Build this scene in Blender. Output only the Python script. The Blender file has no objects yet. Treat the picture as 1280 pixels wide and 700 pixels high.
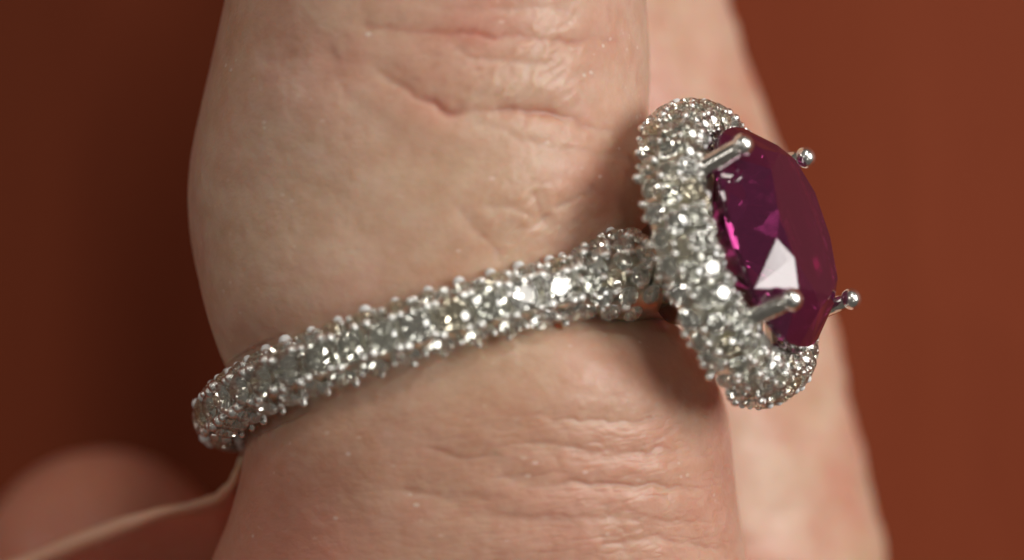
import bpy, bmesh, math, random
import numpy as np
from mathutils import Matrix, Vector

# Everything is laid out in millimetres: X right, Y along the finger, Z up from the table
# towards the camera that looks down at the hand; MM turns it into real metres.
MM = 0.001
rnd = random.Random(7)
SC = bpy.context.scene
COL = SC.collection

# ------------------------------------------------------------------ camera
CAM_Z = 150.0
cam = bpy.data.cameras.new("camera")
cam.sensor_width = 36.0
cam.lens = 36.0 * CAM_Z / 40.0
cam.clip_start = 0.005
cam.clip_end = 50.0
cam.dof.use_dof = True
cam.dof.focus_distance = (CAM_Z - 4.5) * MM
cam.dof.aperture_fstop = 23.0
camo = bpy.data.objects.new("camera", cam)
camo.location = (0, 0, CAM_Z * MM)
COL.objects.link(camo)
SC.camera = camo

# ------------------------------------------------------------------ light
w = bpy.data.worlds.new("World"); SC.world = w; w.use_nodes = True
bg = w.node_tree.nodes["Background"]
bg.inputs["Color"].default_value = (1.0, 0.90, 0.79, 1)
bg.inputs["Strength"].default_value = 0.095

def lamp(name, direction, dist, size, power, color, size_y=None):
    l = bpy.data.lights.new(name, 'AREA')
    l.shape = 'RECTANGLE' if size_y else 'DISK'
    l.size = size
    if size_y: l.size_y = size_y
    l.energy = power; l.color = color
    o = bpy.data.objects.new(name, l); COL.objects.link(o)
    d = Vector(direction).normalized()
    o.location = d * dist
    o.rotation_euler = d.to_track_quat('Z', 'Y').to_euler()
    return o
lamp("key_lamp", (0.80, 0.24, 0.56), 0.70, 0.40, 3.8, (1.0, 0.965, 0.92), 0.30)
for dr, sz, pw in (((0.20, 0.62, 0.76), 0.22, 4.6), ((-0.34, 0.20, 0.92), 0.07, 1.1), ((0.44, -0.30, 0.85), 0.07, 0.4), ((0.485, 0.245, 0.84), 0.26, 0.60),
                   ((-0.80, 0.36, 0.48), 0.30, 1.9), ((0.25, 0.85, 0.47), 0.08, 0.9)):  # unseen lamps added for overhead fill, stone sparkle and the gem's white facet
    lamp("added_lamp", dr, 1.5, sz, pw, (1.0, 0.945, 0.87))

SC.view_settings.view_transform = 'Standard'
SC.view_settings.look = 'None'
SC.view_settings.gamma = 1.0
SC.view_settings.exposure = 0.0
SC.view_settings.use_curve_mapping = False
SC.render.engine = 'CYCLES'
cy = SC.cycles
cy.use_denoising = True
cy.max_bounces = 14; cy.transmission_bounces = 12; cy.glossy_bounces = 8
cy.diffuse_bounces = 4
cy.sample_clamp_indirect = 25.0
cy.use_adaptive_sampling = True; cy.adaptive_threshold = 0.025
cy.caustics_refractive = True; cy.caustics_reflective = True
cy.blur_glossy = 0.3

# ------------------------------------------------------------------ materials
def mat(name):
    m = bpy.data.materials.new(name); m.use_nodes = True
    nt = m.node_tree
    return m, nt, nt.nodes["Principled BSDF"]
def N(nt, t, **kw):
    n = nt.nodes.new(t)
    for k, v in kw.items():
        if k in n.inputs: n.inputs[k].default_value = v
        else: setattr(n, k, v)
    return n
def coords(nt, scale=(1000, 1000, 1000), rot=(0, 0, 0)):
    tc = N(nt, "ShaderNodeTexCoord"); mp = N(nt, "ShaderNodeMapping")
    mp.inputs["Scale"].default_value = scale; mp.inputs["Rotation"].default_value = rot
    nt.links.new(tc.outputs["Object"], mp.inputs["Vector"])
    return mp.outputs["Vector"]
def ramp(nt, fac, stops):
    r = N(nt, "ShaderNodeValToRGB")
    els = r.color_ramp.elements
    while len(els) < len(stops): els.new(0.5)
    for e, (p, c) in zip(els, stops):
        e.position = p; e.color = (*c, 1) if len(c) == 3 else c
    nt.links.new(fac, r.inputs["Fac"])
    return r.outputs["Color"]
def mixc(nt, fac, a, b, mode='MIX'):
    n = nt.nodes.new("ShaderNodeMix"); n.data_type = 'RGBA'; n.blend_type = mode
    for s, v in ((n.inputs[0], fac), (n.inputs[6], a), (n.inputs[7], b)):
        if isinstance(v, (int, float)): s.default_value = v
        elif isinstance(v, tuple): s.default_value = (*v, 1)
        else: nt.links.new(v, s)
    return n.outputs[2]
def math_node(nt, op, a, b):
    n = nt.nodes.new("ShaderNodeMath"); n.operation = op
    for s, v in ((n.inputs[0], a), (n.inputs[1], b)):
        if isinstance(v, (int, float)): s.default_value = v
        else: nt.links.new(v, s)
    return n.outputs[0]
def noise(nt, vec, scale, detail=4, rough=0.55, distort=0.0):
    n = N(nt, "ShaderNodeTexNoise")
    n.inputs["Scale"].default_value = scale; n.inputs["Detail"].default_value = detail
    n.inputs["Roughness"].default_value = rough; n.inputs["Distortion"].default_value = distort
    nt.links.new(vec, n.inputs["Vector"])
    return n.outputs["Fac"]
def bump(nt, height, strength, dist, prev=None):
    b = N(nt, "ShaderNodeBump")
    b.inputs["Strength"].default_value = strength; b.inputs["Distance"].default_value = dist
    nt.links.new(height, b.inputs["Height"])
    if prev is not None: nt.links.new(prev, b.inputs["Normal"])
    return b.outputs["Normal"]

def make_skin():
    m, nt, p = mat("skin")
    v = coords(nt)
    broad = noise(nt, v, 0.16, 3, 0.5)
    c = ramp(nt, broad, [(0.30, (0.61, 0.415, 0.290)), (0.50, (0.66, 0.460, 0.345)), (0.72, (0.66, 0.405, 0.315))])
    mott = ramp(nt, noise(nt, v, 0.9, 4, 0.6), [(0.38, (0.86, 0.74, 0.68)), (0.60, (1, 1, 1))])
    c = mixc(nt, 0.55, c, mott, 'MULTIPLY')
    pale = ramp(nt, noise(nt, v, 0.55, 3, 0.6, 0.6), [(0.55, (0, 0, 0)), (0.75, (1, 1, 1))])
    c = mixc(nt, math_node(nt, 'MULTIPLY', pale, 0.25), c, (0.71, 0.52, 0.38))
    at = N(nt, "ShaderNodeAttribute"); at.attribute_name = "flush_shade"
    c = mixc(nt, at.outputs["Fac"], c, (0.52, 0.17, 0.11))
    ap = N(nt, "ShaderNodeAttribute"); ap.attribute_name = "pale"
    c = mixc(nt, ap.outputs["Fac"], c, (0.78, 0.70, 0.52))
    nt.links.new(c, p.inputs["Base Color"])
    # scattered dry flakes
    fv = N(nt, "ShaderNodeTexVoronoi"); fv.inputs["Scale"].default_value = 1.25
    nt.links.new(coords(nt, (1000, 1700, 1300), (0, 0, 0.5)), fv.inputs["Vector"])
    fl = ramp(nt, fv.outputs["Distance"], [(0.10, (1, 1, 1)), (0.20, (0, 0, 0))])
    few = ramp(nt, noise(nt, v, 0.7, 2, 0.5), [(0.52, (0, 0, 0)), (0.66, (1, 1, 1))])
    c = mixc(nt, math_node(nt, 'MULTIPLY', math_node(nt, 'MULTIPLY', fl, few), 0.5), c, (0.84, 0.74, 0.66))
    nt.links.new(c, p.inputs["Base Color"])
    p.inputs["Subsurface Weight"].default_value = 1.0
    p.inputs["Subsurface Radius"].default_value = (1.0, 0.30, 0.16)
    p.inputs["Subsurface Scale"].default_value = 0.0011
    p.inputs["IOR"].default_value = 1.42
    ro = ramp(nt, noise(nt, v, 2.2, 4, 0.6), [(0.3, (0.30,) * 3), (0.7, (0.48,) * 3)])
    nt.links.new(ro, p.inputs["Roughness"])
    # fine skin lines: a cell network, stretched grain and tiny grit
    vo = N(nt, "ShaderNodeTexVoronoi"); vo.feature = 'DISTANCE_TO_EDGE'
    vo.inputs["Scale"].default_value = 1.0
    warp = N(nt, "ShaderNodeVectorMath"); warp.operation = 'MULTIPLY_ADD'
    nn = N(nt, "ShaderNodeTexNoise"); nn.inputs["Scale"].default_value = 1.1; nn.inputs["Detail"].default_value = 3
    nt.links.new(v, nn.inputs["Vector"])
    nt.links.new(nn.outputs["Color"], warp.inputs[0]); warp.inputs[1].default_value = (1.2, 1.2, 1.2)
    vs = coords(nt, (2600, 3400, 3000), (0, 0, 0.35))
    nt.links.new(vs, warp.inputs[2]); nt.links.new(warp.outputs[0], vo.inputs["Vector"])
    cell = ramp(nt, vo.outputs["Distance"], [(0.0, (0, 0, 0)), (0.22, (1, 1, 1))])
    b1 = bump(nt, cell, 0.10, 0.00003)
    b2 = bump(nt, noise(nt, coords(nt, (900, 2600, 1400), (0, 0, 0.2)), 1.0, 5, 0.62, 0.4), 0.12, 0.00008, b1)
    b3 = bump(nt, noise(nt, v, 6.0, 3, 0.65), 0.22, 0.00004, b2)
    nt.links.new(b3, p.inputs["Normal"])
    return m

def make_table():
    m, nt, p = mat("table_wood")
    v = coords(nt, (60, 9, 60))
    g = noise(nt, v, 1.6, 6, 0.6, 0.8)
    c = ramp(nt, g, [(0.2, (0.198, 0.036, 0.012)), (0.5, (0.214, 0.041, 0.014)), (0.8, (0.233, 0.047, 0.016))])
    nt.links.new(c, p.inputs["Base Color"])
    p.inputs["Roughness"].default_value = 0.6
    p.inputs["Specular IOR Level"].default_value = 0.15
    nt.links.new(bump(nt, g, 0.3, 0.0006), p.inputs["Normal"])
    return m

def make_metal(name, rough, col=(0.80, 0.775, 0.72)):
    m, nt, p = mat(name)
    v = coords(nt)
    n = noise(nt, v, 2.5, 4, 0.6)
    c = ramp(nt, n, [(0.3, tuple(x * 0.72 for x in col)), (0.65, col)])
    nt.links.new(c, p.inputs["Base Color"])
    p.inputs["Metallic"].default_value = 1.0
    p.inputs["Roughness"].default_value = rough
    nt.links.new(bump(nt, noise(nt, v, 3.5, 3), 0.25, 0.00006), p.inputs["Normal"])
    return m

def make_diamond():
    m, nt, p = mat("diamond")
    info = N(nt, "ShaderNodeObjectInfo")
    c = ramp(nt, info.outputs["Random"], [(0.0, (0.985, 0.995, 0.93)), (0.45, (0.97, 0.985, 0.86)), (0.85, (1.0, 1.0, 0.96)), (0.90, (1.0, 0.93, 0.72))])  # last stop puts warm glints into the tint of a few stones
    nt.links.new(c, p.inputs["Base Color"])
    p.inputs["Transmission Weight"].default_value = 0.96
    p.inputs["IOR"].default_value = 2.42
    p.inputs["Roughness"].default_value = 0.02
    return m

def make_ruby():
    m, nt, p = mat("ruby")
    p.inputs["Base Color"].default_value = (0.25, 0.026, 0.122, 1)
    p.inputs["Transmission Weight"].default_value = 0.79
    p.inputs["IOR"].default_value = 1.77
    p.inputs["Roughness"].default_value = 0.015
    return m

M_SKIN = make_skin(); M_TABLE = make_table()
M_METAL = make_metal("white_gold", 0.18, (0.90, 0.885, 0.83)); M_BEAD = make_metal("white_gold_polished", 0.25, (0.97, 0.965, 0.93))
M_SEAT = make_metal("white_gold_seat", 0.30, (0.88, 0.87, 0.78))
M_DIA = make_diamond(); M_RUBY = make_ruby()

# ------------------------------------------------------------------ helpers
def mesh_obj(name, verts, faces, material, parent=None, smooth=True):
    me = bpy.data.meshes.new(name)
    me.from_pydata([tuple(np.asarray(v, float) * MM) for v in verts], [], [tuple(int(i) for i in f) for f in faces])
    me.validate()
    me.polygons.foreach_set("use_smooth", [smooth] * len(me.polygons))
    me.materials.append(material)
    o = bpy.data.objects.new(name, me); COL.objects.link(o)
    if parent is not None: o.parent = parent
    return o
def outward(o):
    bm = bmesh.new(); bm.from_mesh(o.data)
    bmesh.ops.recalc_face_normals(bm, faces=bm.faces)
    bm.to_mesh(o.data); bm.free()
def sstep(a, b, x):
    t = np.clip((x - a) / (b - a), 0, 1)
    return t * t * (3 - 2 * t)

# ------------------------------------------------------------------ the table under the hand
TABLE_Z = -36.0
tb = bmesh.new()
bmesh.ops.create_grid(tb, x_segments=8, y_segments=8, size=0.9)
me = bpy.data.meshes.new("tabletop"); tb.to_mesh(me); tb.free()
me.materials.append(M_TABLE)
table = bpy.data.objects.new("tabletop", me); table.location = (0, 0, TABLE_Z * MM); COL.objects.link(table)
table["kind"] = "structure"

# ------------------------------------------------------------------ the ring's frame
AL, BE, PH = math.radians(16.4), math.radians(8.2), math.radians(24.0)
C = np.array([-2.44, -2.77, 0.0])
d = np.array([math.cos(AL), math.sin(AL), 0.0])
f = np.array([0.0, math.sin(BE), math.cos(BE)]); f -= f.dot(d) * d; f /= np.linalg.norm(f)
a = np.cross(f, d)                                   # the finger's direction
n_h = math.cos(PH) * d + math.sin(PH) * f            # straight out of the head
t_h = -math.sin(PH) * d + math.cos(PH) * f           # across the head, towards the camera
R_IN = 8.7
def unpx(px, py, z=0.0):
    s = 32.0 * CAM_Z / (CAM_Z - z)
    return (px - 640.0) / s, (350.0 - py) / s

# ------------------------------------------------------------------ the hand: a smooth implicit body
def profile(knots, scale, sm=0.8):
    k = np.array(knots, float)
    y = (350.0 - k[:, 0]) / scale; x = (k[:, 1] - 640.0) / scale
    o = np.argsort(y); ys = np.arange(-75, 75, 0.1)
    xs = np.interp(ys, y[o], x[o])
    g = np.exp(-0.5 * (np.arange(-40, 41) * 0.1 / sm) ** 2); g /= g.sum()
    return ys, np.convolve(np.pad(xs, 40, mode='edge'), g, mode='valid')
FL = profile([(-1500, 400), (-400, 330), (-100, 305), (0, 285), (100, 260), (200, 241), (260, 237), (320, 243), (400, 266), (450, 283),
              (520, 299), (580, 304), (620, 297), (660, 281), (700, 260), (800, 215), (1000, 180)], 32.0)
FR = profile([(-1500, 730), (-400, 790), (-100, 801), (0, 806), (100, 808), (200, 811), (300, 817), (350, 826), (400, 848), (450, 880),
              (500, 903), (560, 914), (640, 926), (700, 936), (800, 950), (1000, 970)], 32.0)
S2 = 32.0 * CAM_Z / (CAM_Z + 16.0)
BR = profile([(-1500, 800), (-400, 850), (-100, 884), (0, 911), (60, 930), (130, 956), (200, 985), (300, 1020), (400, 1045), (500, 1065),
              (600, 1089), (700, 1112), (900, 1150)], S2, 1.2)
RIM_PX = [(312, 520, -1.0), (304, 556, -1.2), (300, 580, -1.5), (290, 605, -1.9), (272, 622, -2.4), (240, 632, -3.0), (200, 641, -3.6),
          (150, 658, -4.4), (100, 677, -5.2), (50, 697, -6.0), (-20, 724, -7.0), (-300, 820, -10.0)]
RIM = np.array([(*unpx(px, py, z), z) for px, py, z in RIM_PX])
def smin(p, q, k):
    h = np.clip(0.5 + 0.5 * (q - p) / k, 0, 1)
    return q * (1 - h) + p * h - k * h * (1 - h)
def smax(p, q, k): return -smin(-p, -q, k)
def capsule(P, A, B, ra, rb):
    A, B = np.array(A, np.float32), np.array(B, np.float32)
    v = B - A; q = P - A
    h = np.clip((q @ v) / (v @ v), 0, 1)
    return np.linalg.norm(q - h[:, None] * v, axis=1) - (ra + (rb - ra) * h)
def rim_dist(P):
    best = np.full(len(P), 1e9)
    for k in range(1, len(RIM) - 2):
        best = np.minimum(best, capsule(P, RIM[k], RIM[k + 1], 0.10 + 0.036 * min(k, 7), 0.10 + 0.036 * min(k + 1, 7)))
    return best
def sdf(P):
    x, y, z = P[:, 0], P[:, 1], P[:, 2]
    # the finger that wears the ring
    xl, xr = np.interp(y, *FL), np.interp(y, *FR)
    A = (xr - xl) / 2; cx = (xr + xl) / 2
    B = 8.35 + 0.45 * sstep(0, 8, y) + 0.5 * sstep(-4, -12, y) - 1.2 * sstep(12, 40, y)
    u, v = np.abs((x - cx) / A), np.abs((z + 2.2 * sstep(-3.5, -17, y)) / B)
    r = (u ** 2.25 + v ** 2.25) ** (1 / 2.25)
    s1 = (r - 1) * np.minimum(A, B)
    s1 = smax(s1, y - 44.0, 12.0)
    # flesh pressed in under the band, swelling beside it
    q = P - C
    s = q @ a
    s1 = s1 - 0.28 * np.exp(-((np.abs(s) - 3.4) / 1.9) ** 2) * sstep(-1, 5, z)
    rho = np.linalg.norm(q - s[:, None] * a, axis=1)
    lim = R_IN - 0.12 + 0.55 * np.maximum(np.abs(s) - 1.05, 0) ** 1.15
    s1 = smax(s1, np.where(np.abs(s) < 7, rho - lim, -5.0), 0.5)
    # flesh lowered under the head so the setting clears it
    # the neighbouring finger
    x2 = np.interp(y, *BR)
    A2 = 9.2 - 0.8 * sstep(5, 40, y)
    r2 = np.sqrt(((x - x2 + A2) / A2) ** 2 + ((z + 17.2) / 8.3) ** 2)
    s2 = (r2 - 1) * 8.3
    s2 = smax(s2, y - 50.0, 12.0)
    # curled fingertip low on the left
    lx, ly = unpx(128, 722, -22.0)
    s3 = capsule(P, (lx, ly, -22.5), (lx - 4, ly - 20, -21), 5.7, 6.8)
    # web of skin beside the finger's base
    order = np.argsort(RIM[:, 0])
    yr = np.interp(x, RIM[order, 0], RIM[order, 1]) - 0.05; zr = np.interp(x, RIM[order, 0], RIM[order, 2])
    dep = np.maximum(yr - y, 0)
    th = 0.16 + 0.10 * dep
    s4 = smax(np.abs(z - (zr - 1.25 * dep)) - th, (y - yr) * 0.75, 0.22)
    s4 = np.maximum(s4, x + 8.0)
    s4 = smin(s4, rim_dist(P), 0.25)
    # the palm below the picture
    pq = np.abs(P - np.array([-4.0, -40.0, -13.5], np.float32)) - np.array([14.0, 12.0, 6.0], np.float32)
    s5 = np.linalg.norm(np.maximum(pq, 0), axis=1) + np.minimum(pq.max(1), 0) - 10.0
    o = smin(s1, s2, 0.6)
    o = smin(o, s4, 0.35)
    o = smin(o, s3, 0.8)
    return smin(o, s5, 5.0)
def grad(P, e=0.02):
    g = np.empty_like(P)
    for i in range(3):
        D = np.zeros(3); D[i] = e
        g[:, i] = (sdf(P + D) - sdf(P - D)) / (2 * e)
    return g
def project(P, k=3):
    for _ in range(k):
        g = grad(P); v = sdf(P)
        st = -v / np.maximum((g * g).sum(1), 0.15)
        P = P + np.clip(st, -0.4, 0.4)[:, None] * g
    return P

def surface_nets(ax):
    nx, ny, nz = (len(t) for t in ax)
    F = np.empty((nx, ny, nz))
    Y, Z = np.meshgrid(ax[1], ax[2], indexing='ij'); yz = np.stack([Y.ravel(), Z.ravel()], 1)
    for i0 in range(0, nx, 8):
        xs = ax[0][i0:i0 + 8]
        P = np.concatenate([np.column_stack([np.full(len(yz), x), yz]) for x in xs])
        F[i0:i0 + len(xs)] = sdf(P).reshape(len(xs), ny, nz)
    I = F < 0
    cnt = np.zeros((nx - 1, ny - 1, nz - 1), np.int8)
    for dx in (0, 1):
        for dy in (0, 1):
            for dz in (0, 1):
                cnt += I[dx:nx - 1 + dx, dy:ny - 1 + dy, dz:nz - 1 + dz]
    act = np.argwhere((cnt > 0) & (cnt < 8))
    idx = -np.ones(cnt.shape, np.int64); idx[tuple(act.T)] = np.arange(len(act))
    acc = np.zeros((len(act), 3)); num = np.zeros(len(act))
    corners = [(p, q, r) for p in (0, 1) for q in (0, 1) for r in (0, 1)]
    for c0 in corners:
        for k in range(3):
            if c0[k]: continue
            c1 = list(c0); c1[k] = 1
            f0 = F[tuple((act + c0).T)]; f1 = F[tuple((act + c1).T)]
            m = (f0 < 0) != (f1 < 0)
            t = np.where(m, f0 / np.where(m, f0 - f1, 1), 0)
            p = np.array(c0, float) + t[:, None] * (np.array(c1) - np.array(c0))
            acc[m] += p[m]; num[m] += 1
    V = act + acc / num[:, None]
    V = np.stack([np.interp(V[:, k], np.arange(len(ax[k])), ax[k]) for k in range(3)], 1)
    quads = []
    for k in range(3):
        u, v = (k + 1) % 3, (k + 2) % 3
        s0 = [slice(None)] * 3; s1 = [slice(None)] * 3
        s0[k] = slice(0, -1); s1[k] = slice(1, None)
        ch = I[tuple(s0)] != I[tuple(s1)]
        e = np.argwhere(ch)
        ok = (e[:, u] > 0) & (e[:, v] > 0) & (e[:, u] < F.shape[u] - 1) & (e[:, v] < F.shape[v] - 1)
        e = e[ok]
        def cell(du, dv):
            c = e.copy(); c[:, u] -= du; c[:, v] -= dv
            return idx[tuple(c.T)]
        qd = np.column_stack([cell(1, 1), cell(0, 1), cell(0, 0), cell(1, 0)])
        flip = ~I[tuple(e.T)]
        qd[flip] = qd[flip][:, ::-1]
        quads.append(qd)
    return V, np.concatenate(quads)

# small lattice noise for relief that is real geometry
_rs = np.random.RandomState(3); _perm = _rs.permutation(4096); _val = _rs.rand(4096) * 2 - 1
def vnoise(P):
    i = np.floor(P).astype(np.int64); fr = P - i; fr = fr * fr * fr * (fr * (fr * 6 - 15) + 10)
    out = 0
    for dx in (0, 1):
        for dy in (0, 1):
            for dz in (0, 1):
                hsh = _perm[(_perm[(_perm[(i[:, 0] + dx) & 4095] + i[:, 1] + dy) & 4095] + i[:, 2] + dz) & 4095]
                wgt = (fr[:, 0] if dx else 1 - fr[:, 0]) * (fr[:, 1] if dy else 1 - fr[:, 1]) * (fr[:, 2] if dz else 1 - fr[:, 2])
                out = out + wgt * _val[hsh]
    return out
def fbm(P, oct=3):
    s, am = 0, 1.0
    for k in range(oct):
        s = s + am * vnoise(P * 2 ** k + 17.3 * k); am *= 0.5
    return s

CREASES = [  # points in the finger's side view (photo pixels), depth mm, width mm, flush
    ([(440, 28), (457, 33), (540, 39), (637, 46), (710, 51), (790, 49)], 0.07, 0.12, 0.75),
    ([(452, 68), (470, 84), (511, 114), (540, 130), (564, 141), (595, 138), (623, 136), (686, 141), (734, 158), (790, 170)], 0.14, 0.14, 0.85),
    ([(579, 150), (630, 165), (686, 184), (740, 190), (790, 200)], 0.06, 0.14, 0.25),
    ([(666, 238), (672, 250), (682, 272), (690, 290)], 0.05, 0.09, 0.3),
    ([(560, 246), (590, 282), (612, 306), (630, 322)], 0.045, 0.10, 0.25),
    ([(600, 256), (640, 262), (676, 266)], 0.05, 0.08, 0.1),
    ([(690, 262), (720, 250), (748, 232)], 0.05, 0.09, 0.15),
    ([(640, 290), (668, 282), (694, 268)], 0.05, 0.08, 0.1),
    ([(310, 75), (370, 70), (430, 66)], 0.05, 0.25, 0.2),
    ([(560, 55), (590, 70), (640, 80), (700, 78)], 0.06, 0.1, 0.1),
    ([(520, 8), (580, 14), (660, 12), (740, 20)], 0.05, 0.12, 0.15),
    ([(640, 545), (700, 560), (780, 566), (880, 560)], 0.07, 0.12, 0.15),
    ([(600, 590), (680, 606), (760, 604), (900, 612)], 0.08, 0.12, 0.15),
    ([(560, 640), (660, 650), (760, 646), (910, 655)], 0.07, 0.13, 0.15),
    ([(660, 520), (740, 528), (840, 522)], 0.06, 0.10, 0.1),
    ([(520, 560), (580, 572), (640, 570)], 0.05, 0.12, 0.1),
    ([(480, 610), (560, 622), (640, 622)], 0.05, 0.14, 0.1),
    ([(740, 680), (820, 672), (920, 690)], 0.07, 0.12, 0.1),
]
def relief(P, Nn):
    s = 32.0 * CAM_Z / (CAM_Z - P[:, 2])
    q = np.stack([P[:, 0], P[:, 1]], 1)
    px, py = 640 + P[:, 0] * s, 350 - P[:, 1] * s
    onmain = sstep(-6.5, -2.5, P[:, 2])
    disp = np.zeros(len(P)); flush_shade = np.zeros(len(P))
    wob = np.stack([vnoise(P * 1.3 + 5), vnoise(P * 1.3 + 40)], 1) * 0.12 + np.stack([vnoise(P * 3.1 + 5), vnoise(P * 3.1 + 40)], 1) * 0.07
    qq = np.stack([(px - 640) / 32, (350 - py) / 32], 1) + wob
    for pts, dep, wid, fl in CREASES:
        pts = np.array([((u - 640) / 32, (350 - v) / 32) for u, v in pts])
        best = np.full(len(P), 1e9); tpar = np.zeros(len(P))
        for k in range(len(pts) - 1):
            A, B = pts[k], pts[k + 1]; v = B - A
            h = np.clip(((qq - A) @ v) / (v @ v), 0, 1)
            dd = np.linalg.norm(qq - A - h[:, None] * v, axis=1)
            m = dd < best
            best[m] = dd[m]; tpar[m] = ((k + h) / (len(pts) - 1))[m]
        fade = sstep(0, 0.18, tpar) * sstep(1, 0.86, tpar)
        fade = fade * (0.75 + 0.5 * vnoise(P * 0.8 + 9))
        core = np.exp(-(best / wid) ** 2)
        lip = np.exp(-((best - 2.6 * wid) / (1.7 * wid)) ** 2)
        disp += onmain * fade * (-0.75 * dep * core - 0.75 * dep * np.exp(-(best / (3.5 * wid)) ** 2) + 0.45 * dep * np.exp(-((best - 7 * wid) / (3.5 * wid)) ** 2))
        flush_shade = np.maximum(flush_shade, onmain * fade * fl * (0.42 * core + 0.40 * np.exp(-(best / (4.0 * wid)) ** 2)))
    disp += 0.11 * fbm(P * 0.22 + 3, 2) * onmain
    # dry wrinkled skin low on the back of the finger
    R = np.array([[math.cos(0.1), math.sin(0.1), 0], [-math.sin(0.1), math.cos(0.1), 0], [0, 0, 1]])
    W = P @ R.T
    wr = 1 - np.abs(fbm((W + 0.5 * np.stack([vnoise(W * 0.5 + 2), vnoise(W * 0.5 + 8), vnoise(W * 0.5 + 4)], 1)) * np.array([0.6, 1.6, 0.8]) + 11, 3)) * 1.6
    wr2 = 1 - np.abs(fbm(W * np.array([1.1, 3.2, 1.4]) + 71, 2)) * 1.7
    lowm = onmain * sstep(440, 520, py) * (0.16 + 0.74 * sstep(420, 720, px))
    disp += 0.48 * lowm * (-0.055 * np.maximum(wr, 0) ** 2 - 0.045 * np.maximum(wr2, 0) ** 2)
    # papery ridges between the two flexion creases
    Wd = P @ np.array([[0.80, 0.60, 0], [-0.60, 0.80, 0], [0, 0, 1]]).T
    rp = 1 - np.abs(fbm(Wd * np.array([0.9, 3.0, 1.2]) + 31, 2)) * 1.7
    upm = onmain * np.exp(-(((px - 640) / 130) ** 2 + ((py - 80) / 75) ** 2))
    disp += upm * 0.06 * np.maximum(rp, 0) ** 2
    midm = onmain * np.exp(-(((px - 660) / 90) ** 2 + ((py - 270) / 60) ** 2))
    disp += midm * 0.045 * np.maximum(rp, 0) ** 2
    disp += onmain * 0.010 * fbm(P * 2.6 + 90, 2)
    # soft folds on the neighbouring finger
    bk = sstep(-6, -10, P[:, 2]) * sstep(0, 4, P[:, 0])
    disp += bk * 0.10 * fbm(P * np.array([0.25, 0.8, 0.25]) + 21, 2)
    flush_shade = np.maximum(flush_shade, bk * 0.55 * np.clip(fbm(P * np.array([0.22, 0.45, 0.25]) + 33, 2) - 0.1, 0, 1))
    # rosier patches; shadow by the head and lower-left shade painted in as redness
    flush_shade = np.maximum(flush_shade, onmain * (0.30 * np.exp(-(((px - 430) / 120) ** 2 + ((py - 75) / 50) ** 2)) +
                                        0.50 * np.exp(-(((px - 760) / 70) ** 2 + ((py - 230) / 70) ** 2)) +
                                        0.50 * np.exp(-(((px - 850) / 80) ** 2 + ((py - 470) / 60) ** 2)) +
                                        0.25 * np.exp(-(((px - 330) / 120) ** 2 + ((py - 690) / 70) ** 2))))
    flush_shade = np.maximum(flush_shade, 0.16 * onmain * np.exp(-((py - 40) / 75) ** 2) * sstep(830, 600, px))
    flush_shade += 0.22 * np.clip(fbm(P * 0.35 + 55, 3), 0, 1)
    # thin dry rim, its lit edge painted pale; web's shade painted red; rosy fingertip
    rd = rim_dist(P)
    pale = 0.30 * np.exp(-(np.maximum(rd, 0) / 0.16) ** 2) * (px < 330)
    weba = sstep(-0.5, -2.0, P[:, 2]) * sstep(-9.4, -10.4, P[:, 0]) * sstep(-5, -7, P[:, 1])
    flush_shade = np.maximum(flush_shade, 0.72 * weba)
    flush_shade = np.maximum(flush_shade, 0.60 * onmain * sstep(430, 640, py) * sstep(640, 330, px))  # shade of the lower finger painted in as redder skin, next line too
    flush_shade = np.maximum(flush_shade, 0.28 * onmain * sstep(430, 560, py))
    return disp, np.clip(flush_shade, 0, 1), np.clip(pale, 0, 1)

def build_hand():
    def axis(spans):
        return np.concatenate([np.arange(lo, hi - 1e-6, h) for lo, hi, h in spans])
    V, Q = surface_nets((axis([(-34, -22, 0.5), (-22, -10, 0.26), (-10, 22, 0.42)]), axis([(-66, -14, 0.6), (-14, -5, 0.14), (-5, 13, 0.40), (13, 54, 0.8)]),
                         axis([(-31.6, -9, 0.5), (-9, 0, 0.20), (0, 12, 0.40)])))
    V = project(V, 3)
    bm = bmesh.new()
    vs = [bm.verts.new(v) for v in V]
    bm.verts.index_update()
    for q in Q:
        if (q < 0).any(): continue
        try: bm.faces.new([vs[i] for i in q])
        except ValueError: pass
    def inside(face):
        c = face.calc_center_median()
        return c.z > -0.5 and -12.2 < c.y < 12.2 and -15 < c.x < 11
    eds = set()
    for fc in bm.faces:
        if inside(fc): eds.update(fc.edges)
    bmesh.ops.subdivide_edges(bm, edges=list(eds), cuts=3, use_grid_fill=True)
    bmesh.ops.recalc_face_normals(bm, faces=bm.faces)
    P = np.array([v.co[:] for v in bm.verts])
    P = project(P, 2)
    g = grad(P); Nn = g / np.maximum(np.linalg.norm(g, axis=1), 1e-6)[:, None]
    disp, flush_shade, pale = relief(P, Nn)
    # the relief never lifts skin into the band
    s = (P - C) @ a
    disp = np.where(np.abs(s) < 1.6, np.minimum(disp, 0.0), disp)
    P = P + disp[:, None] * Nn
    me = bpy.data.meshes.new("hand"); bm.to_mesh(me); bm.free()
    me.vertices.foreach_set("co", (P * MM).astype(np.float32).ravel())
    ap = me.attributes.new("pale", 'FLOAT', 'POINT'); ap.data.foreach_set("value", pale.astype(np.float32))
    at = me.attributes.new("flush_shade", 'FLOAT', 'POINT'); at.data.foreach_set("value", flush_shade.astype(np.float32))
    me.polygons.foreach_set("use_smooth", [True] * len(me.polygons))
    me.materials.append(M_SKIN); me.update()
    o = bpy.data.objects.new("hand", me); COL.objects.link(o)
    o["label"] = "bare hand with creased fingers, one wearing the diamond ring"
    o["category"] = "hand"
    return o
build_hand()

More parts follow.
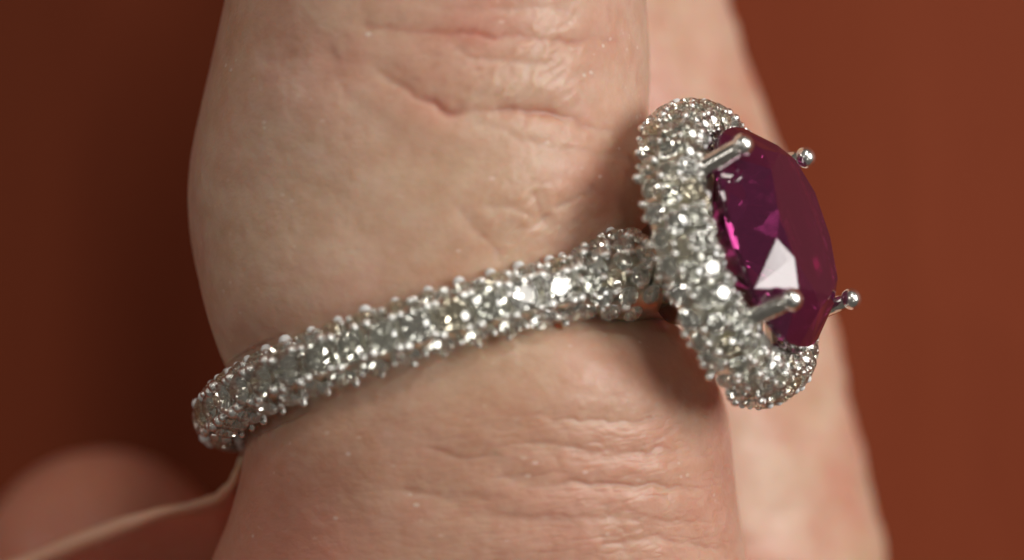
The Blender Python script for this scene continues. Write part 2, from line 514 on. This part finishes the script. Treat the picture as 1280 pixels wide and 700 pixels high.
# ------------------------------------------------------------------ the ring
ring = bpy.data.objects.new("ring", None); COL.objects.link(ring)
ring.empty_display_size = 0.005
ring["label"] = "white metal ring with oval plum gemstone and diamond halo on the finger"
ring["category"] = "ring"

def wrap(x): return (x + math.pi) % (2 * math.pi) - math.pi
def band_pt(psi, th, inset=0.0):
    dl = abs(math.degrees(wrap(psi - PH)))
    rise = float(sstep(37, 13, dl))
    hw = 1.14 + 0.78 * rise - 0.8 * inset; h = 1.43 + 0.85 * rise - inset
    rad = math.cos(psi) * d + math.sin(psi) * f
    return C + (R_IN + h * math.cos(th)) * rad + hw * math.sin(th) * a
def halo_pt(om, th, inset=0.0):
    L, W = 4.98, 4.35
    e = L * math.cos(om) * a + W * math.sin(om) * t_h
    o = math.cos(om) / L * a + math.sin(om) / W * t_h; o /= np.linalg.norm(o)
    return C + 12.2 * n_h + e + o * ((0.96 - inset) * math.sin(th)) + n_h * ((1.38 - inset) * math.cos(th))
def frame_at(fn, u, th):
    e = 1e-3
    p = fn(u, th)
    du = fn(u + e, th) - fn(u - e, th); dv = fn(u, th + e) - fn(u, th - e)
    du /= np.linalg.norm(du); n = np.cross(du, dv); n /= np.linalg.norm(n)
    return p, du, np.cross(n, du), n

# band: a closed half-round loop
nu, nv = 240, 22
V, Fc = [], []
ths = [math.radians(-92 + 184 * j / (nv - 1)) for j in range(nv)]
for i in range(nu):
    psi = 2 * math.pi * i / nu
    rad = math.cos(psi) * d + math.sin(psi) * f
    row = [band_pt(psi, t, 0.52) for t in ths]
    hw = np.dot(row[-1] - C, a)
    row += [C + (R_IN - 0.07) * rad + a * hw * k for k in (0.92, 0.5, 0.0, -0.5, -0.92)]
    V += row
m = nv + 5
for i in range(nu):
    for j in range(m):
        Fc.append((i * m + j, ((i + 1) % nu) * m + j, ((i + 1) % nu) * m + (j + 1) % m, i * m + (j + 1) % m))
band = mesh_obj("band", V, Fc, M_SEAT, ring); outward(band)

# halo frame: a domed oval rim
V, Fc = [], []
nu2 = 160
t0, t1 = math.radians(-95), math.radians(150)
for i in range(nu2):
    om = 2 * math.pi * i / nu2
    row = [halo_pt(om, t0 + (t1 - t0) * j / 21, 0.42) for j in range(22)]
    V += row
for i in range(nu2):
    for j in range(22):
        Fc.append((i * 22 + j, ((i + 1) % nu2) * 22 + j, ((i + 1) % nu2) * 22 + (j + 1) % 22, i * 22 + (j + 1) % 22))
halo = mesh_obj("halo", V, Fc, M_SEAT, ring); outward(halo)

# gallery under the halo: an oval cup down to the band
V, Fc = [], []
sec = [(1.9, 1.5, 9.3), (2.3, 1.9, 10.3), (3.3, 2.8, 11.0), (4.5, 3.7, 11.35), (4.7, 3.9, 11.6), (4.4, 3.6, 11.7), (3.2, 2.6, 11.3), (2.1, 1.7, 10.6), (1.7, 1.3, 9.3)]
for i in range(64):
    om = 2 * math.pi * i / 64
    V += [C + H * n_h + L * math.cos(om) * a + W * math.sin(om) * t_h for L, W, H in sec]
k = len(sec)
for i in range(64):
    for j in range(k):
        Fc.append((i * k + j, ((i + 1) % 64) * k + j, ((i + 1) % 64) * k + (j + 1) % k, i * k + (j + 1) % k))
gal = mesh_obj("gallery", V, Fc, M_METAL, ring); outward(gal)

# gemstone: an oval brilliant
def brilliant(table=0.58, crown=0.34, girdle=0.05, pav=0.75, rm=0.80, rot=0.0, n=8, arc=1):
    """table, n stars, n kites, 2n upper girdle facets, girdle of 2n*arc points, n pavilion mains, 2n lower facets"""
    V, Fc = [], []
    st = 360.0 / n; hf = st / 2; ch = math.cos(math.radians(hf)); m = 2 * n * arc
    def add(r, deg, z):
        V.append((r * math.cos(math.radians(deg + rot)), r * math.sin(math.radians(deg + rot)), z)); return len(V) - 1
    T = [add(table, st * k, crown) for k in range(n)]
    zm = crown * (1 - rm * ch) / (1 - table)
    Mv = [add(rm, st * k + hf, zm) for k in range(n)]
    G = [add(1.0, 360.0 / m * k, 0) for k in range(m)]
    L = [add(1.0, 360.0 / m * k, -girdle) for k in range(m)]
    rp = 0.42; Pm = [add(rp, st * k + hf, -girdle - pav * (1 - rp * ch)) for k in range(n)]
    cu = add(0, 0, -girdle - pav)
    Fc.append(tuple(T))
    for k in range(n):
        k1 = (k + 1) % n; b = 2 * k * arc
        Fc.append((T[k], Mv[k - 1], G[b], Mv[k])); Fc.append((T[k], Mv[k], T[k1]))
        Fc.append((Pm[k - 1], cu, Pm[k], L[b]))
        for h in (0, arc):
            Fc.append((Mv[k], *[G[(b + h + q) % m] for q in range(arc + 1)]))
            Fc.append((Pm[k], *[L[(b + h + q) % m] for q in range(arc, -1, -1)]))
    for k in range(m):
        Fc.append((G[k], L[k], L[(k + 1) % m], G[(k + 1) % m]))
    return V, Fc
gv, gf = brilliant(0.65, 1.42 / 3.6, 0.06, 0.66, rm=0.75, rot=9.0, n=10, arc=4)
GEM_H = 14.15
gem_verts = [C + (GEM_H + z * 3.6) * n_h + x * 4.35 * a + y * 3.6 * t_h for x, y, z in [(x * k_, y * k_, z) for x, y, z in gv for k_ in [(math.hypot(x, y) / max(1e-9, (abs(x) ** 2.4 + abs(y) ** 2.4) ** (1 / 2.4)))]]]
gem = mesh_obj("gemstone", gem_verts, gf, M_RUBY, ring, smooth=False); outward(gem)
gem["label"] = "oval faceted plum red gemstone"

# prongs with ball tips
def tube(path, radii, seg=14):
    V, Fc = [], []
    for i, p in enumerate(path):
        q = path[min(i + 1, len(path) - 1)] - path[max(i - 1, 0)]; q = q / np.linalg.norm(q)
        u = np.cross(q, a); u /= np.linalg.norm(u); v = np.cross(q, u)
        for k in range(seg):
            an = 2 * math.pi * k / seg
            V.append(p + radii[i] * (math.cos(an) * u + math.sin(an) * v))
    for i in range(len(path) - 1):
        for k in range(seg):
            Fc.append((i * seg + k, i * seg + (k + 1) % seg, (i + 1) * seg + (k + 1) % seg, (i + 1) * seg + k))
    Fc.append(tuple(range(seg))[::-1]); Fc.append(tuple((len(path) - 1) * seg + k for k in range(seg)))
    return V, Fc
def ball(c, r, squash=(1, 1, 1), nseg=18, nring=10):
    V, Fc = [c + n_h * r * squash[2]], []
    for i in range(1, nring):
        ph = math.pi * i / nring
        for k in range(nseg):
            an = 2 * math.pi * k / nseg
            V.append(c + r * (math.sin(ph) * (squash[0] * math.cos(an) * a + squash[1] * math.sin(an) * t_h) + squash[2] * math.cos(ph) * n_h))
    V.append(c - n_h * r * squash[2])
    for k in range(nseg):
        Fc.append((0, 1 + k, 1 + (k + 1) % nseg))
        for i in range(nring - 2):
            b0 = 1 + i * nseg
            Fc.append((b0 + k, b0 + nseg + k, b0 + nseg + (k + 1) % nseg, b0 + (k + 1) % nseg))
        b0 = 1 + (nring - 2) * nseg
        Fc.append((b0 + k, len(V) - 1, b0 + (k + 1) % nseg))
    return V, Fc
for A_, T_, H_, rt, A0, T0, H0, wd in ((3.15, 3.0, 15.2, 0.43, 2.65, 3.5, 13.1, 0.95), (-2.85, 2.85, 15.2, 0.45, -3.1, 3.1, 12.5, 1.0),
                                       (2.75, -2.4, 15.5, 0.42, 3.1, -2.7, 12.4, 1.0), (-2.95, -2.35, 15.6, 0.42, -3.05, -2.5, 12.6, 0.85)):
    base = C + H0 * n_h + A0 * a + T0 * t_h
    tip = C + H_ * n_h + A_ * a + T_ * t_h
    path = [base + (tip - base) * s for s in (0, 0.3, 0.6, 0.85, 1.0)]
    V, Fc = tube(path, [wd * r for r in (0.46, 0.41, 0.38, 0.36, 0.34)])
    pr = mesh_obj("prong", V, Fc, M_METAL, ring); outward(pr)
    V, Fc = ball(tip + 0.04 * n_h, rt, (1.0, 1.0, 0.92))
    tb_ = mesh_obj("tip", V, Fc, M_BEAD, pr); outward(tb_)

# pave stones and the beads that hold them
stones, beads = [], []          # (position, x axis, y axis, normal, radius, host)
PITCH = 1.40
nb = int(round(2 * math.pi * 10.15 / PITCH))
for ri, (thd, rad) in enumerate(((0, 0.64), (57, 0.52), (-53, 0.52))):
    for i in range(nb):
        psi = 2 * math.pi * (i + (0.5 if ri else 0.0)) / nb
        dl = math.degrees(wrap(psi - PH))
        if abs(dl) < 32: continue
        if ri == 2 and abs(dl) < 33: continue
        p, x, y, n = frame_at(band_pt, psi, math.radians(thd + rnd.uniform(-2, 2)))
        stones.append((p - (0.07 * n if ri == 2 else 0 * n), x, y, n, rad * rnd.uniform(0.94, 1.03), band))
for sg in (1, -1):                                  # the wider shoulders carry finer lines
    for ri, thd in enumerate((62, 38, 16, -8, -32, -57)):
        for k in range(4):
            if thd < -50 and k == 0: continue
            dl = sg * (11.5 + 5.6 * (k + 0.5 * (ri % 2)))
            p, x, y, n = frame_at(band_pt, PH + math.radians(dl), math.radians(thd))
            stones.append((p, x, y, n, 0.44 * rnd.uniform(0.9, 1.05), band))
            for q in range(2):
                p, x, y, n = frame_at(band_pt, PH + math.radians(dl + sg * rnd.uniform(2, 3.6)), math.radians(thd + rnd.uniform(6, 18)))
                beads.append((p + 0.02 * n, x, y, n, rnd.uniform(0.12, 0.18), band))
for i in range(nb):
    for thd, offs, r in ((27, (-0.2, 0.2), 0.225), (-28, (-0.2, 0.2), 0.23), (84, (0.0,), 0.23), (-80, (0.0,), 0.17), (58, (-0.1, 0.12), 0.15), (-60, (0.0,), 0.15)):
        for of in offs:
            psi = 2 * math.pi * (i + (0.5 if abs(thd) < 50 else 0.0 if abs(thd) < 70 else 0.5)) / nb + of / 10.15 + rnd.uniform(-0.006, 0.006)
            dl = abs(math.degrees(wrap(psi - PH)))
            if dl < 31: continue
            p, x, y, n = frame_at(band_pt, psi, math.radians(thd + rnd.uniform(-4, 4)))
            beads.append((p + 0.02 * n, x, y, n, r * rnd.uniform(0.8, 1.15), band))
def ellipse_ring(th, step, off):
    oms = np.linspace(0, 2 * math.pi, 721)
    pts = np.array([halo_pt(o, th) for o in oms])
    ln = np.concatenate([[0], np.cumsum(np.linalg.norm(np.diff(pts, axis=0), axis=1))])
    k = int(round(ln[-1] / step))
    return [float(np.interp(((i + off) % k) / k * ln[-1], ln, oms)) for i in range(k)]
for ri, thd in enumerate((-46, -6, 33, 68, 103)):
    th = math.radians(thd)
    for om in ellipse_ring(th, 1.03, 0.5 * (ri % 2)):
        p, x, y, n = frame_at(halo_pt, om + rnd.uniform(-0.01, 0.01), th + rnd.uniform(-0.03, 0.03))
        stones.append((p, x, y, n, 0.47 * rnd.uniform(0.88, 1.08), halo))
for ri, thd in enumerate((-68, -26, 14, 50, 86, 122)):
    th = math.radians(thd)
    for om in ellipse_ring(th, 0.56, 0.25 + 0.5 * (ri % 2)):
        p, x, y, n = frame_at(halo_pt, om + rnd.uniform(-0.03, 0.03), th + rnd.uniform(-0.09, 0.09))
        if rnd.random() < 0.12: continue
        beads.append((p + 0.02 * n, x, y, n, rnd.uniform(0.11, 0.19), halo))
# make every normal point away from the metal
def fix(lst, core):
    out = []
    for p, x, y, n, r, h in lst:
        ref = core(p)
        if n.dot(ref) < 0: n = -n; y = -y
        out.append((p, x, y, n, r, h))
    return out
def core_dir(p, h):
    if h is band:
        q = p - C; q = q - q.dot(a) * a; q = C + q / np.linalg.norm(q) * (R_IN - 0.2)
        return p - q
    q = p - C - 12.2 * n_h
    o = math.atan2(q.dot(t_h) / 4.35, q.dot(a) / 5.2)
    return p - (C + 12.2 * n_h + 5.2 * math.cos(o) * a + 4.35 * math.sin(o) * t_h)
stones = [(p, x, y if n.dot(core_dir(p, h)) > 0 else -y, n if n.dot(core_dir(p, h)) > 0 else -n, r, h) for p, x, y, n, r, h in stones]
beads = [(p, x, y if n.dot(core_dir(p, h)) > 0 else -y, n if n.dot(core_dir(p, h)) > 0 else -n, r, h) for p, x, y, n, r, h in beads]

def raw_mesh(name, V, Fc, material, smooth):
    me = bpy.data.meshes.new(name); me.from_pydata([tuple(v) for v in V], [], Fc)
    bm = bmesh.new(); bm.from_mesh(me); bmesh.ops.recalc_face_normals(bm, faces=bm.faces); bm.to_mesh(me); bm.free()
    me.polygons.foreach_set("use_smooth", [smooth] * len(me.polygons)); me.materials.append(material)
    return me
dv, df = brilliant(0.54, 0.34, 0.03, 0.84, rm=0.76)
dia_me = raw_mesh("diamond", dv, df, M_DIA, False)
bv, bf = [], []                                    # bead: a rounded cap on a short post
prof = [(0.0, 0.95), (0.55, 0.80), (0.92, 0.35), (1.0, -0.1), (0.95, -3.0)]
bv.append((0, 0, prof[0][1]))
for r, z in prof[1:]:
    bv += [(r * math.cos(k * math.pi / 4), r * math.sin(k * math.pi / 4), z) for k in range(8)]
for k in range(8):
    bf.append((0, 1 + k, 1 + (k + 1) % 8))
    for j in range(3):
        bf.append((1 + j * 8 + k, 9 + j * 8 + k, 9 + j * 8 + (k + 1) % 8, 1 + j * 8 + (k + 1) % 8))
bead_me = raw_mesh("bead", bv, bf, M_BEAD, True)

def scatter(items, me, name, stuff_name, lift, limit=298, spin=True):
    def score(it):
        v = np.array([0, 0, CAM_Z]) - it[0]; v /= np.linalg.norm(v)
        return it[3].dot(v) + (0.15 if it[0][2] > 0 else 0.0)
    order = sorted(items, key=score, reverse=True)
    rest = {}
    for i, (p, x, y, n, r, h) in enumerate(order):
        tilt = rnd.uniform(-0.10, 0.10), rnd.uniform(-0.10, 0.10)
        n2 = n + tilt[0] * x + tilt[1] * y; n2 /= np.linalg.norm(n2)
        an = rnd.uniform(0, 2 * math.pi) if spin else 0
        x2 = math.cos(an) * x + math.sin(an) * np.cross(n, x); x2 -= x2.dot(n2) * n2; x2 /= np.linalg.norm(x2)
        y2 = np.cross(n2, x2)
        pos = p + lift * r * n
        M4 = Matrix.Identity(4)
        for k in range(3):
            M4[k][0], M4[k][1], M4[k][2], M4[k][3] = x2[k] * r * MM, y2[k] * r * MM, n2[k] * r * MM, pos[k] * MM
        if i < limit:
            o = bpy.data.objects.new(name, me); COL.objects.link(o)
            o.parent = h; o.matrix_basis = M4
        else:
            rest.setdefault(h.name, []).append(M4)
    for hn, ms in rest.items():
        bm = bmesh.new()
        for M4 in ms:
            tmp = me.copy(); tmp.transform(M4); bm.from_mesh(tmp); bpy.data.meshes.remove(tmp)
        mm = bpy.data.meshes.new(stuff_name); bm.to_mesh(mm); bm.free()
        o = bpy.data.objects.new(stuff_name, mm); COL.objects.link(o); o.parent = bpy.data.objects[hn]
        o["kind"] = "stuff"
print("stones", len(stones), "beads", len(beads))
scatter(stones, dia_me, "diamond", "far_diamonds", -0.02)
scatter(beads, bead_me, "bead", "far_beads", 0.55)
